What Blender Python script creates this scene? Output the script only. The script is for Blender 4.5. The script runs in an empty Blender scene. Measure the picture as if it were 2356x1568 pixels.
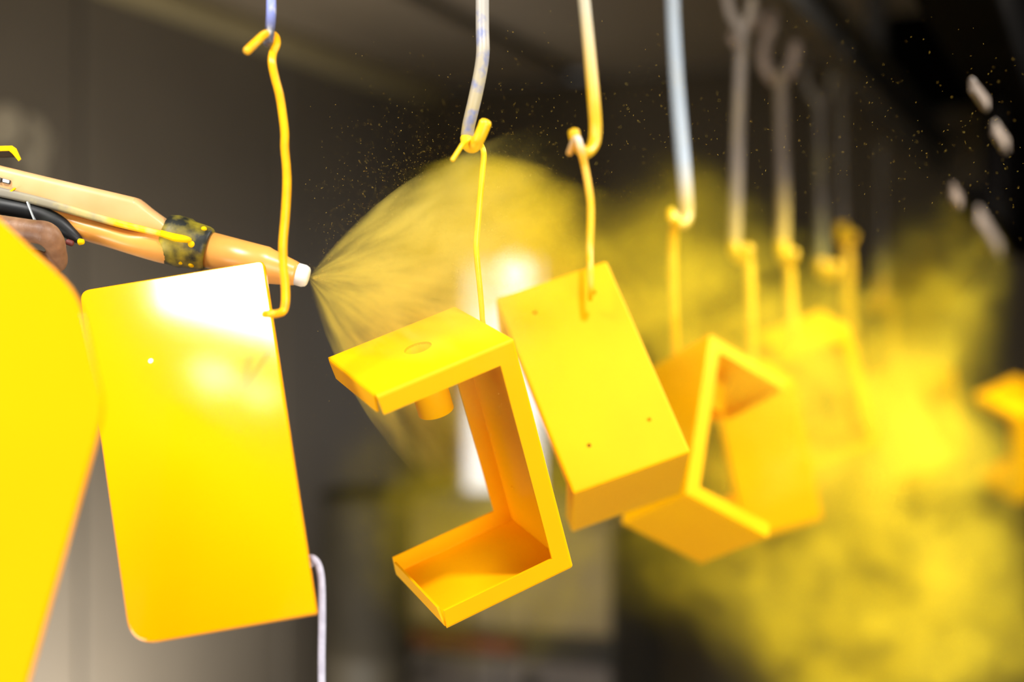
import bpy, bmesh, math, random
from mathutils import Vector, Matrix
random.seed(7)
S = bpy.context.scene
COL = S.collection
PI = math.pi

# ------------------------------------------------------------------ camera
EYE = Vector((0, 0, 1.5))
FPX = 3272.0                       # 50 mm lens on a 36 mm sensor, 2356 px wide
cd = bpy.data.cameras.new('camera')
cam = bpy.data.objects.new('camera', cd)
COL.objects.link(cam)
cam.location = EYE
cam.rotation_euler = (PI / 2, 0, 0)
cd.lens = 50
cd.sensor_width = 36
cd.clip_start = 0.05
cd.dof.use_dof = True
cd.dof.focus_distance = 1.10
cd.dof.aperture_fstop = 1.7
cd.dof.aperture_blades = 9
S.camera = cam

# ------------------------------------------------------------------ world, lamps, exposure
w = bpy.data.worlds.new('factory_hall')
S.world = w
w.use_nodes = True
w.node_tree.nodes['Background'].inputs[0].default_value = (1.0, 0.96, 0.92, 1)
w.node_tree.nodes['Background'].inputs[1].default_value = 0.10

def area(name, loc, to, sx, sy, watts, col=(1, 0.97, 0.93), spread=180):
    l = bpy.data.lights.new(name, 'AREA')
    l.shape = 'RECTANGLE'
    l.size, l.size_y, l.energy, l.color = sx, sy, watts, col
    l.spread = math.radians(spread)
    o = bpy.data.objects.new(name, l)
    COL.objects.link(o)
    o.location = loc
    d = Vector(to) - Vector(loc)
    o.rotation_euler = d.to_track_quat('-Z', 'Y').to_euler()
    return o

area('ceiling_lamp_key', (0.22, 0.50, 2.36), (0.22, 0.502, 0.0), 0.07, 0.07, 14.5)
area('ceiling_lamp_panel', (-0.745, 0.48, 2.36), (-0.725, 0.51, 0.0), 0.33, 0.42, 22)
area('downlight', (-0.985, 0.226, 2.355), (-0.985, 0.227, 0.0), 0.07, 0.07, 0.22)
area('downlight', (-0.925, 0.170, 2.355), (-0.925, 0.171, 0.0), 0.06, 0.06, 0.11)
area('cloud_fill_light', (1.0, 1.55, 2.36), (0.50, 1.90, 1.2), 0.45, 0.45, 35, spread=110)  # added light that brightens the powder cloud, not a known fixture
area('cloud_fill_light', (1.3, 2.25, 2.36), (0.80, 2.35, 1.1), 0.45, 0.45, 10, spread=85)  # second added light, for the far part of the cloud
area('front_fill_light', (0.60, -0.18, 1.25), (0.0, 1.2, 1.35), 0.7, 0.7, 19)  # added fill from behind the camera for the bracket fronts
area('side_fill_light', (-1.0, 0.55, 1.15), (0.0, 1.12, 1.35), 0.5, 0.5, 8)  # made-up fill from the left, lifts the bracket interiors
fl_ = Vector((-0.333, 5.0, 0)) + Vector((0.389, 0.921, 0)) * -2.05 + Vector((0.921, -0.389, 0)) * 0.75
area('wall_fill_light', (fl_.x, fl_.y, 0.42), (fl_.x - 0.92, fl_.y + 0.39, 0.80), 0.5, 0.12, 30, (1, 0.95, 0.87))  # added light low down, brightens the lower left wall

S.view_settings.view_transform = 'Standard'
S.view_settings.look = 'None'
S.view_settings.gamma = 1
S.view_settings.use_curve_mapping = False
S.view_settings.exposure = 0.0
S.cycles.use_denoising = True
S.cycles.max_bounces = 5
S.cycles.adaptive_threshold = 0.05
S.cycles.volume_bounces = 2
S.cycles.volume_step_rate = 1.3
S.cycles.sample_clamp_indirect = 6

# ------------------------------------------------------------------ helpers
def at(px, py, Y):
    """A point of the place: the pixel where the photograph shows it and its distance in metres."""
    return Vector(((px - 1178) / FPX * Y, Y, 1.5 + (784 - py) / FPX * Y))

def link(name, me, mat=None, parent=None, smooth=False, **props):
    o = bpy.data.objects.new(name, me)
    COL.objects.link(o)
    if mat is not None and hasattr(me, 'materials') and not me.materials:
        me.materials.append(mat)
    if smooth:
        for p in me.polygons:
            p.use_smooth = True
    if parent is not None:
        o.parent = parent
    for k, v in props.items():
        o[k] = v
    return o

def thing(name, label, cat, loc=(0, 0, 0), group=None):
    o = bpy.data.objects.new(name, None)
    o.empty_display_size = 0.05
    COL.objects.link(o)
    o.location = loc
    o['label'] = label
    o['category'] = cat
    if group:
        o['group'] = group
    return o

def tag(o, label, cat, group=None):
    o['label'] = label
    o['category'] = cat
    if group:
        o['group'] = group
    return o

def mesh(name, vs, fs):
    me = bpy.data.meshes.new(name)
    me.from_pydata([tuple(v) for v in vs], [], fs)
    me.update()
    return me

def fix_normals(me):
    b = bmesh.new()
    b.from_mesh(me)
    bmesh.ops.recalc_face_normals(b, faces=b.faces)
    b.to_mesh(me)
    b.free()
    return me

def box_mesh(name, o, ex, ey, ez, bevel=0.0, seg=2):
    """A box with one corner at o and edge vectors ex, ey, ez."""
    o, ex, ey, ez = Vector(o), Vector(ex), Vector(ey), Vector(ez)
    vs = [o + ex * i + ey * j + ez * k for k in (0, 1) for j in (0, 1) for i in (0, 1)]
    fs = [(0, 2, 3, 1), (4, 5, 7, 6), (0, 1, 5, 4), (2, 6, 7, 3), (0, 4, 6, 2), (1, 3, 7, 5)]
    me = fix_normals(mesh(name, vs, fs))
    if bevel:
        b = bmesh.new()
        b.from_mesh(me)
        bmesh.ops.bevel(b, geom=b.edges[:], offset=bevel, segments=seg, affect='EDGES', profile=0.5)
        b.to_mesh(me)
        b.free()
    return me

def spline(pts, n=8):
    """Catmull-Rom through pts (each a tuple of floats)."""
    P = [tuple(map(float, p)) for p in pts]
    if len(P) < 3:
        return P
    out = []
    for i in range(len(P) - 1):
        p0, p1, p2, p3 = P[max(i - 1, 0)], P[i], P[i + 1], P[min(i + 2, len(P) - 1)]
        for k in range(n):
            t = k / n
            out.append(tuple(0.5 * (2 * b + (c - a) * t + (2 * a - 5 * b + 4 * c - d) * t * t + (3 * b - a - 3 * c + d) * t ** 3)
                             for a, b, c, d in zip(p0, p1, p2, p3)))
    out.append(P[-1])
    return out

def tube_data(pts, rad, seg=14, flat=1.0, round_ends=True, V=None, Fc=None):
    """A round bar along world points pts with radius rad (number or list)."""
    pts = [Vector(p) for p in pts]
    n = len(pts)
    R = [rad] * n if not isinstance(rad, (list, tuple)) else list(rad)
    if round_ends:
        t0 = (pts[0] - pts[1]).normalized()
        t1 = (pts[-1] - pts[-2]).normalized()
        r0, r1 = R[0], R[-1]
        pts = [pts[0] + t0 * r0 * .55, pts[0] + t0 * r0 * .4] + pts + [pts[-1] + t1 * r1 * .4, pts[-1] + t1 * r1 * .55]
        R = [r0 * .35, r0 * .75] + R + [r1 * .75, r1 * .35]
        n = len(pts)
    V = [] if V is None else V
    Fc = [] if Fc is None else Fc
    base = len(V)
    tan = [(pts[min(i + 1, n - 1)] - pts[max(i - 1, 0)]).normalized() for i in range(n)]
    nv = tan[0].orthogonal().normalized()
    for i in range(n):
        nv = (nv - tan[i] * nv.dot(tan[i])).normalized()
        bv = tan[i].cross(nv)
        for k in range(seg):
            a = 2 * PI * k / seg
            V.append(pts[i] + nv * math.cos(a) * R[i] + bv * math.sin(a) * R[i] * flat)
    for i in range(n - 1):
        for k in range(seg):
            a, b = base + i * seg + k, base + i * seg + (k + 1) % seg
            Fc.append((a, b, b + seg, a + seg))
    Fc.append(tuple(base + k for k in reversed(range(seg))))
    Fc.append(tuple(base + (n - 1) * seg + k for k in range(seg)))
    return V, Fc

def tube(name, pts, rad, mat, parent=None, seg=14, **kw):
    V, Fc = tube_data(pts, rad, seg, **kw)
    return link(name, mesh(name, V, Fc), mat, parent, smooth=True)

def pix_path(pts, n=8):
    """pts: (px, py, Y[, radius in px]) -> smooth world points and radii in metres."""
    q = spline([p if len(p) == 4 else tuple(p) + (10,) for p in pts], n)
    return [at(a, b, c) for a, b, c, _ in q], [r * c / FPX for _, _, c, r in q]

def lathe_mesh(name, prof, o, axis, seg=40, close=True):
    """prof: (distance along axis, radius); a solid of revolution."""
    o, axis = Vector(o), Vector(axis).normalized()
    u = axis.orthogonal().normalized()
    v = axis.cross(u)
    vs, fs = [], []
    for d, r in prof:
        for k in range(seg):
            a = 2 * PI * k / seg
            vs.append(o + axis * d + (u * math.cos(a) + v * math.sin(a)) * r)
    n = len(prof)
    for i in range(n - 1):
        for k in range(seg):
            a, b = i * seg + k, i * seg + (k + 1) % seg
            fs.append((a, b, b + seg, a + seg))
    if close:
        fs.append(tuple(reversed(range(seg))))
        fs.append(tuple((n - 1) * seg + k for k in range(seg)))
    else:
        for k in range(seg):
            a, b = (n - 1) * seg + k, (n - 1) * seg + (k + 1) % seg
            fs.append((a, b, (k + 1) % seg, k))
    return fix_normals(mesh(name, vs, fs))

def round_poly(pts, rads, n=7):
    """2-D polygon with rounded corners."""
    out = []
    m = len(pts)
    for i in range(m):
        p, a, b = Vector(pts[i]), Vector(pts[i - 1]), Vector(pts[(i + 1) % m])
        r = rads[i] if isinstance(rads, (list, tuple)) else rads
        if r <= 0:
            out.append(p)
            continue
        da, db = (a - p).normalized(), (b - p).normalized()
        p1, p2 = p + da * r, p + db * r
        for k in range(n + 1):
            t = k / n
            out.append(p1 * (1 - t) ** 2 + p * 2 * t * (1 - t) + p2 * t * t)
    return out

def slab_mesh(name, front, back, bevel=0.0, seg=2):
    """A solid between two matching loops of points."""
    n = len(front)
    vs = list(front) + list(back)
    fs = [tuple(range(n)), tuple(reversed(range(n, 2 * n)))]
    fs += [(i, i + n, (i + 1) % n + n, (i + 1) % n) for i in range(n)]
    me = fix_normals(mesh(name, vs, fs))
    if bevel:
        b = bmesh.new()
        b.from_mesh(me)
        es = [e for e in b.edges if len(e.link_faces) == 2 and any(len(f.verts) > 4 for f in e.link_faces) and e.calc_face_angle(0) > 0.7]
        bmesh.ops.bevel(b, geom=es, offset=bevel, segments=seg, affect='EDGES', profile=0.5)
        b.to_mesh(me)
        b.free()
    return me

def baked(o):
    """The object's mesh with its modifiers applied."""
    dg = bpy.context.evaluated_depsgraph_get()
    me = bpy.data.meshes.new_from_object(o.evaluated_get(dg))
    return me

def drop(o):
    bpy.data.objects.remove(o, do_unlink=True)

# ------------------------------------------------------------------ materials
class NT:
    def __init__(self, name):
        self.m = bpy.data.materials.new(name)
        self.m.use_nodes = True
        self.t = self.m.node_tree
        self.p = self.t.nodes.get('Principled BSDF')
        self.out = self.t.nodes.get('Material Output')
    def n(self, kind, **kw):
        x = self.t.nodes.new(kind)
        for k, v in kw.items():
            setattr(x, k, v)
        return x
    def l(self, a, b):
        self.t.links.new(a, b)
    def math(self, op, a, b=None, clamp=False):
        x = self.n('ShaderNodeMath', operation=op, use_clamp=clamp)
        for i, v in enumerate((a, b)):
            if v is None:
                continue
            if isinstance(v, (int, float)):
                x.inputs[i].default_value = v
            else:
                self.l(v, x.inputs[i])
        return x.outputs[0]
    def coords(self, which='Object'):
        return self.n('ShaderNodeTexCoord').outputs[which]
    def noise(self, scale, detail=3, rough=0.5, vec=None, stretch=None):
        x = self.n('ShaderNodeTexNoise')
        x.inputs['Scale'].default_value = scale
        x.inputs['Detail'].default_value = detail
        x.inputs['Roughness'].default_value = rough
        v = vec if vec is not None else self.coords()
        if stretch:
            mp = self.n('ShaderNodeMapping')
            mp.inputs['Scale'].default_value = stretch
            self.l(v, mp.inputs[0])
            v = mp.outputs[0]
        self.l(v, x.inputs['Vector'])
        return x.outputs[0]
    def ramp(self, fac, stops, smooth=False):
        r = self.n('ShaderNodeValToRGB')
        el = r.color_ramp.elements
        while len(el) < len(stops):
            el.new(0.5)
        for e, (p, c) in zip(el, stops):
            e.position = p
            e.color = (*c, 1) if len(c) == 3 else c
        if smooth:
            r.color_ramp.interpolation = 'EASE'
        self.l(fac, r.inputs[0])
        return r.outputs[0]
    def mix(self, fac, a, b):
        x = self.n('ShaderNodeMix', data_type='RGBA')
        for i, v in ((0, fac), (6, a), (7, b)):
            if isinstance(v, (int, float)):
                x.inputs[i].default_value = v
            elif isinstance(v, tuple):
                x.inputs[i].default_value = (*v, 1)
            else:
                self.l(v, x.inputs[i])
        return x.outputs[2]
    def bump(self, h, strength=0.2, dist=0.002):
        b = self.n('ShaderNodeBump')
        b.inputs['Strength'].default_value = strength
        b.inputs['Distance'].default_value = dist
        self.l(h, b.inputs['Height'])
        self.l(b.outputs[0], self.p.inputs['Normal'])
    def base(self, c):
        if isinstance(c, tuple):
            self.p.inputs['Base Color'].default_value = (*c, 1)
        else:
            self.l(c, self.p.inputs['Base Color'])
        return self
    def set(self, rough=0.5, metal=0.0, spec=0.5, coat=0.0):
        self.p.inputs['Roughness'].default_value = rough
        self.p.inputs['Metallic'].default_value = metal
        self.p.inputs['Specular IOR Level'].default_value = spec
        self.p.inputs['Coat Weight'].default_value = coat
        self.p.inputs['Coat Roughness'].default_value = 0.12
        return self

def mat_noise(name, c1, c2, scale, rough=0.5, metal=0.0, spec=0.5, coat=0.0, bump=0.0, lo=0.35, hi=0.65, detail=4, stretch=None):
    t = NT(name)
    nz = t.noise(scale, detail, stretch=stretch)
    t.base(t.ramp(nz, [(lo, c1), (hi, c2)])).set(rough, metal, spec, coat)
    if bump:
        t.bump(nz, bump)
    return t.m

YEL = (0.99, 0.485, 0.0003)
M = {}
M['powder'] = mat_noise('yellow_powder_coat', YEL, (0.98, 0.46, 0.0003), 14, rough=0.5, spec=0.10, bump=0.02)
M['gloss'] = mat_noise('glossy_yellow_coat', (0.99, 0.385, 0.0003), (0.98, 0.37, 0.0003), 6, rough=0.09, spec=0.6)
M['wire'] = mat_noise('orange_yellow_wire', (0.95, 0.40, 0.004), (0.95, 0.50, 0.003), 60, rough=0.3, spec=0.5)
M['wire_yellow'] = mat_noise('powdered_wire', (0.95, 0.52, 0.003), (0.93, 0.60, 0.02), 80, rough=0.4)
M['gun'] = mat_noise('orange_plastic_dusty', (0.66, 0.35, 0.125), (0.72, 0.43, 0.20), 22, rough=0.38, spec=0.5, lo=0.3, hi=0.7)
M['barrel'] = mat_noise('orange_plastic_barrel', (0.70, 0.31, 0.055), (0.76, 0.37, 0.085), 30, rough=0.30, spec=0.55)
M['white_plastic'] = mat_noise('white_nozzle_plastic', (0.88, 0.87, 0.83), (0.80, 0.78, 0.72), 40, rough=0.45)
M['black_rubber'] = mat_noise('black_rubber_dusty', (0.008, 0.009, 0.010), (0.035, 0.038, 0.03), 30, rough=0.45, spec=0.4, lo=0.45, hi=0.75)
M['collar'] = mat_noise('black_collar_with_powder', (0.010, 0.012, 0.008), (0.46, 0.37, 0.02), 55, rough=0.5, lo=0.38, hi=0.72, detail=6, bump=0.2)
M['yellow_dust'] = mat_noise('caked_powder', (0.95, 0.62, 0.0), (0.85, 0.52, 0.005), 120, rough=0.8, spec=0.1, bump=0.3)
M['steel_dark'] = mat_noise('dark_steel', (0.02, 0.018, 0.015), (0.045, 0.038, 0.028), 12, rough=0.6)
M['steel_pale'] = mat_noise('pale_steel', (0.55, 0.48, 0.42), (0.42, 0.34, 0.27), 30, rough=0.45)
M['clamp'] = mat_noise('dull_clamp_steel', (0.20, 0.155, 0.115), (0.14, 0.105, 0.08), 30, rough=0.5)
M['hook_dull'] = mat_noise('dull_hook_steel', (0.23, 0.17, 0.125), (0.16, 0.115, 0.08), 25, rough=0.5)
M['black'] = mat_noise('black_paint', (0.0012, 0.001, 0.0008), (0.0025, 0.002, 0.0016), 8, rough=0.9, spec=0.02)
M['cord'] = mat_noise('pale_lilac_cord', (0.62, 0.60, 0.70), (0.50, 0.48, 0.58), 160, rough=0.6, bump=0.3)
M['drum'] = mat_noise('wall_end_shade_dark', (0.012, 0.0095, 0.005), (0.022, 0.017, 0.009), 10, rough=0.7, spec=0.2)  # near-black tone stands for shade at the wall's far end
M['red'] = mat_noise('dull_red_paint', (0.16, 0.022, 0.014), (0.10, 0.018, 0.012), 10, rough=0.6)
M['tan'] = mat_noise('tan_paint_dusty', (0.34, 0.27, 0.15), (0.22, 0.17, 0.085), 3, rough=0.65)
M['grey_drawer'] = mat_noise('grey_drawer_paint', (0.17, 0.145, 0.13), (0.11, 0.095, 0.085), 4, rough=0.6)
M['skin'] = None
M['sleeve'] = mat_noise('dark_blue_workwear', (0.02, 0.03, 0.07), (0.035, 0.05, 0.10), 60, rough=0.9, spec=0.1, bump=0.2)
M['wall'] = None
M['print_dark'] = mat_noise('dark_print', (0.03, 0.025, 0.02), (0.06, 0.045, 0.03), 90, rough=0.6)
M['print_grey'] = mat_noise('grey_print', (0.55, 0.60, 0.60), (0.42, 0.46, 0.48), 90, rough=0.5)
M['fleck'] = mat_noise('pale_fleck', (0.9, 0.85, 0.7), (0.85, 0.8, 0.65), 90, rough=0.4)

def skin():
    t = NT('brown_skin_dusty')
    n1 = t.noise(60, 4)
    n2 = t.noise(260, 3, stretch=(1, 1, 0.25))
    c = t.ramp(n1, [(0.3, (0.14, 0.064, 0.030)), (0.7, (0.30, 0.165, 0.085))])
    dust = t.noise(38, 4)
    c = t.mix(t.ramp(dust, [(0.56, (0, 0, 0)), (0.80, (0.7, 0.7, 0.7))]), c, (0.28, 0.17, 0.03))
    t.base(c).set(0.5, spec=0.4)
    t.bump(n2, 0.5, 0.001)
    return t.m
M['skin'] = skin()

def strip_mat():
    t = NT('grey_strip_with_powder')
    x = t.n('ShaderNodeSeparateXYZ')
    t.l(t.coords(), x.inputs[0])
    nz = t.noise(70, 4)
    f = t.math('ADD', t.math('MULTIPLY', x.outputs[0], 3.6), t.math('MULTIPLY', nz, 0.5))
    c = t.ramp(f, [(0.20, (0.24, 0.22, 0.17)), (0.42, (0.30, 0.27, 0.18)), (0.56, (0.55, 0.45, 0.16)), (0.70, (0.85, 0.50, 0.003))])
    t.base(c).set(0.5, spec=0.3)
    return t.m

def wall_mat(name, c1, c2, stain):
    t = NT(name)
    n1 = t.noise(1.6, 5, 0.6)
    n2 = t.noise(9, 4, 0.6, stretch=(1, 1, 0.3))
    c = t.ramp(n1, [(0.3, c1), (0.7, c2)])
    c = t.mix(t.ramp(n2, [(0.60, (0, 0, 0)), (0.85, (0.35, 0.35, 0.35))]), c, stain)
    t.base(c).set(0.6, spec=0.25)
    return t.m

M['wall'] = wall_mat('grey_booth_panel', (0.118, 0.099, 0.076), (0.143, 0.121, 0.092), (0.17, 0.145, 0.09))
M['back'] = wall_mat('dim_brown_panel', (0.075, 0.058, 0.036), (0.10, 0.078, 0.048), (0.16, 0.12, 0.045))
M['ceil'] = wall_mat('brown_ceiling_panel', (0.20, 0.160, 0.110), (0.25, 0.202, 0.140), (0.27, 0.225, 0.12))
M['cove'] = wall_mat('olive_cove', (0.25, 0.205, 0.105), (0.29, 0.235, 0.12), (0.3, 0.25, 0.10))
M['floor'] = wall_mat('dusty_concrete', (0.34, 0.30, 0.24), (0.42, 0.37, 0.27), (0.5, 0.40, 0.08))
M['stain'] = mat_noise('pale_powder_smear', (0.38, 0.33, 0.24), (0.24, 0.21, 0.155), 14, rough=0.8, spec=0.1)

def glow(name, col, strength):
    t = NT(name)
    e = t.n('ShaderNodeEmission')
    nz = t.noise(3, 2)
    c = t.ramp(nz, [(0.3, col), (0.7, tuple(v * 0.93 for v in col))])
    t.l(c, e.inputs[0])
    e.inputs[1].default_value = strength
    t.l(e.outputs[0], t.out.inputs[0])
    return t.m

def rod_mat(name, z_hi, z_lo, top, bottom, blotch=None, amount=0.0):
    """Bare or painted rod that carries more yellow powder lower down."""
    t = NT(name)
    g = t.n('ShaderNodeNewGeometry')
    x = t.n('ShaderNodeSeparateXYZ')
    t.l(g.outputs['Position'], x.inputs[0])
    nz = t.noise(55, 4, stretch=(1, 1, 0.4))
    h = t.n('ShaderNodeMapRange')
    h.inputs[1].default_value, h.inputs[2].default_value = z_hi, z_lo
    t.l(x.outputs[2], h.inputs[0])
    f = t.math('ADD', h.outputs[0], t.math('MULTIPLY', t.math('SUBTRACT', nz, 0.5), 0.5), clamp=True)
    c = t.mix(f, top, bottom)
    if blotch:
        b2 = t.noise(90, 5)
        c = t.mix(t.ramp(b2, [(0.58 - amount * 0.2, (0, 0, 0)), (0.70, (0.9, 0.9, 0.9))]), c, blotch)
    t.base(c).set(0.42, spec=0.5)
    t.bump(nz, 0.25, 0.001)
    return t.m

# ------------------------------------------------------------------ the booth
A = Vector((0.389, 0.921, 0)).normalized()        # along the booth, away from the camera
N = Vector((A.y, -A.x, 0))                        # across it, to the right
K = Vector((-0.333, 5.0, 0))                      # far left corner
UP = Vector((0, 0, 1))
CEIL = 2.38
def bp(s, t, z):
    return K + A * s + N * t + UP * z

def structure(name):
    o = bpy.data.objects.new(name, None)
    COL.objects.link(o)
    o['kind'] = 'structure'
    return o

def panel(name, o, ex, ey, ez, mat, parent, bevel=0.004):
    return link(name, box_mesh(name, o, ex, ey, ez, bevel, 1), mat, parent)

fl = link('floor', box_mesh('floor', bp(-9, -0.05, -0.08), A * 9.2, N * 5.5, UP * 0.08), M['floor'])
fl['kind'] = 'structure'

wl = structure('wall_left')
panel('backing', bp(-5.4, -0.10, 0), A * 5.5, N * 0.06, UP * CEIL, M['black'], wl, 0)
PW = 0.883
for i in range(6):
    panel('wall_panel', bp(-PW * (i + 1) + 0.010, -0.045, 0.0), A * (PW - 0.020), N * 0.045, UP * (CEIL - 0.001), M['wall'], wl, 0.006)

wb = structure('wall_back')
wt0, wt1, wz0, wz1 = 0.165, 0.495, 0.925, 1.80
def bwall(t0, t1, z0, z1, mat=None):
    panel('wall_panel', bp(0.0, t0 + 0.004, z0), N * (t1 - t0 - 0.008), A * 0.05, UP * (z1 - z0), mat or M['back'], wb)
bwall(-0.1, wt0, 0, CEIL)
bwall(wt0, wt1, wz1, CEIL)
bwall(wt0, wt1, 0, wz0)
for t0, t1 in ((wt1, 1.35), (1.35, 2.2), (2.2, 3.1), (3.1, 4.2), (4.2, 5.4)):
    bwall(t0, t1, 0, CEIL)

win = structure('window_1')
fr = 0.022
for nm, o, ex, ez in (('frame', (wt0, wz0), wt1 - wt0, fr), ('frame', (wt0, wz1 - fr), wt1 - wt0, fr),
                      ('frame', (wt0, wz0), fr, wz1 - wz0), ('frame', (wt1 - fr, wz0), fr, wz1 - wz0)):
    panel(nm, bp(-0.02, o[0], o[1]), N * ex, A * 0.06, UP * ez, M['steel_pale'], win)
M['pane'] = glow('backlit_white_pane', (1.0, 0.97, 0.96), 1.55)
panel('pane', bp(0.012, wt0 + fr, wz0 + fr), N * (wt1 - wt0 - 2 * fr), A * 0.008, UP * (wz1 - wz0 - 2 * fr), M['pane'], win, 0)

# the round lamp that shines by the window
lam = thing('bulkhead_lamp', 'small round white lamp glowing at the top of the backlit window', 'lamp', bp(-0.05, 0.405, 1.735))
def wl_lathe(name, prof, o, axis, mat, parent):
    return link(name, lathe_mesh(name, prof, Vector(o), axis), mat, parent, smooth=True)
wl_lathe('housing', [(0, 0.05), (0.02, 0.068), (0.03, 0.070), (0.035, 0.064)], (0, 0, 0), -A, M['steel_pale'], lam)
M['lampglow'] = glow('lamp_glow', (1.0, 0.99, 0.97), 4.0)
wl_lathe('lens', [(0.033, 0.060), (0.045, 0.056), (0.055, 0.042), (0.060, 0.02), (0.061, 0.003)], (0, 0, 0), -A, M['lampglow'], lam)

ce = structure('ceiling')
panel('backing', bp(-5.4, -0.1, CEIL + 0.035), A * 5.5, N * 5.5, UP * 0.05, M['black'], ce, 0)
for t0, t1 in ((0.0, 0.575), (0.655, 1.55), (1.57, 2.45), (2.47, 3.4), (3.42, 4.4)):
    for s0, s1 in ((-5.4, -2.72), (-2.70, 0.0)):
        panel('ceiling_panel', bp(s0, t0, CEIL), A * (s1 - s0), N * (t1 - t0), UP * 0.03, M['ceil'], ce, 0.003)
tr = link('trim_1', box_mesh('trim_1', bp(-5.4, 0.0, CEIL - 0.05), A * 5.4, N * 0.11, UP * 0.05, 0.012, 2), M['cove'])
tr['kind'] = 'structure'
tr = link('trim_2', box_mesh('trim_2', bp(-0.06, 0.0, 0), A * 0.06, N * 0.085, UP * (CEIL - 0.05), 0.006, 2), M['back'])
tr['kind'] = 'structure'
bs = link('baseboard_left', box_mesh('baseboard_left', bp(-5.3, 0, 0), A * 5.2, N * 0.02, UP * 0.12, 0.004, 1), M['steel_dark'])
bs['kind'] = 'structure'

# dark steel baffle at the conveyor exit
wr = structure('wall_right')
for t0, t1, z0, z1 in ((1.66, 2.14, 2.12, CEIL), (2.14, 2.62, 0.0, CEIL), (2.62, 3.1, 0.0, CEIL)):
    panel('wall_panel', bp(-0.55, t0, z0), N * (t1 - t0 - 0.006), A * 0.03, UP * (z1 - z0), M['black'], wr)

# pale smear of old powder on the wall, a thin crust
def smear(pts, rad):
    loop = []
    for px, py in round_poly(pts, rad, 4):
        d = at(px, py, 1.0) - EYE
        k = (K - EYE).dot(N) / d.dot(N)
        loop.append(EYE + d * k)
    return slab_mesh('powder_smear', [p + N * 0.003 for p in loop], [p + N * 0.0002 for p in loop])
for pts, rad in (([(-40, 262), (14, 238), (40, 252), (52, 300), (34, 338), (6, 344), (-40, 330)], 12),
                 ([(62, 262), (86, 270), (104, 300), (98, 345), (96, 430), (80, 470), (72, 400), (66, 330)], 8),
                 ([(110, 310), (122, 318), (112, 350), (104, 380), (103, 330)], 4),
                 ([(38, 350), (56, 330), (62, 360), (54, 400), (44, 392)], 6)):
    link('powder_smear', smear(pts, rad), M['stain'], wl)

# ------------------------------------------------------------------ cabinet at the back
def back_cabinet():
    s0 = -1.05
    def tz(px, py):
        d = at(px, py, 1.0) - EYE
        base = bp(s0, 0, 0)
        k = (base - EYE).dot(A) / d.dot(A)
        p = EYE + d * k
        return (p - base).dot(N), p.z
    tl, zt = tz(905, 1165)
    trr, _ = tz(1405, 1165)
    _, zm = tz(1100, 1462)
    _, zd = tz(1100, 1492)
    o = thing('tool_cabinet', 'tan metal cabinet with dull red ledge and grey drawers below the backlit window', 'cabinet', bp(s0, tl, 0))
    B = lambda a, b, z: N * a + A * b + UP * z
    W = trr - tl
    link('body', box_mesh('body', B(0, 0.02, 0.0), N * W, A * 0.45, UP * (zt - 0.02), 0.006, 1), M['steel_dark'], o)
    link('top', box_mesh('top', B(-0.01, 0.0, zt - 0.02), N * (W + 0.02), A * 0.48, UP * 0.02, 0.004, 1), M['tan'], o)
    for i in range(2):
        d = link('door', box_mesh('door', B(0.006 + i * W / 2, 0.0, zm + 0.025), N * (W / 2 - 0.010), A * 0.02, UP * (zt - zm - 0.05), 0.004, 1), M['tan'], o)
        link('door_handle', box_mesh('door_handle', B(W / 2 + (0.03 if i else -0.05), -0.02, (zt + zm) / 2 - 0.04), N * 0.014, A * 0.02, UP * 0.08, 0.003, 1), M['steel_dark'], d)
    link('red_ledge', box_mesh('red_ledge', B(-0.012, -0.03, zd), N * (W * 0.62), A * 0.06, UP * (zm - zd), 0.004, 1), M['red'], o)
    z = zd - 0.012
    for r in range(3):
        for c in range(2):
            d = link('drawer', box_mesh('drawer', B(0.006 + c * W / 2, 0.0, z - 0.15), N * (W / 2 - 0.012), A * 0.02, UP * 0.142, 0.004, 1), M['grey_drawer'], o)
            link('knob', lathe_mesh('knob', [(0, 0.012), (0.015, 0.011), (0.022, 0.021), (0.034, 0.021), (0.038, 0.015)], B(0.006 + c * W / 2 + (0.10 if c == 0 else 0.10), 0.0, z - 0.055), -A, 20), M['steel_dark'], d, smooth=True)
        z -= 0.155
back_cabinet()
# dark drum added where the far end of the left wall lies in shade
def drum():
    c = at(845, 1568, 3.35)
    c.z = 0
    o = thing('shade_drum', 'dark drum shape added for the shaded wall end beside the tan cabinet', 'drum', c)
    r = 0.105
    h = 1.5 - (1130 - 784) / FPX * 3.35
    link('barrel_body', lathe_mesh('barrel_body', [(0, r), (0.02, r + 0.006), (0.03, r), (h * .33, r), (h * .34, r + .006), (h * .35, r), (h * .66, r), (h * .67, r + .006), (h * .68, r), (h - .02, r), (h - 0.01, r + .006), (h, r)], (0, 0, 0), UP, 36), M['drum'], o, smooth=True)
    link('lid', lathe_mesh('lid', [(h, r - .012), (h + .006, r - .014), (h + .007, r - .03)], (0, 0, 0), UP, 36), M['drum'], o, smooth=True)
drum()

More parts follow.
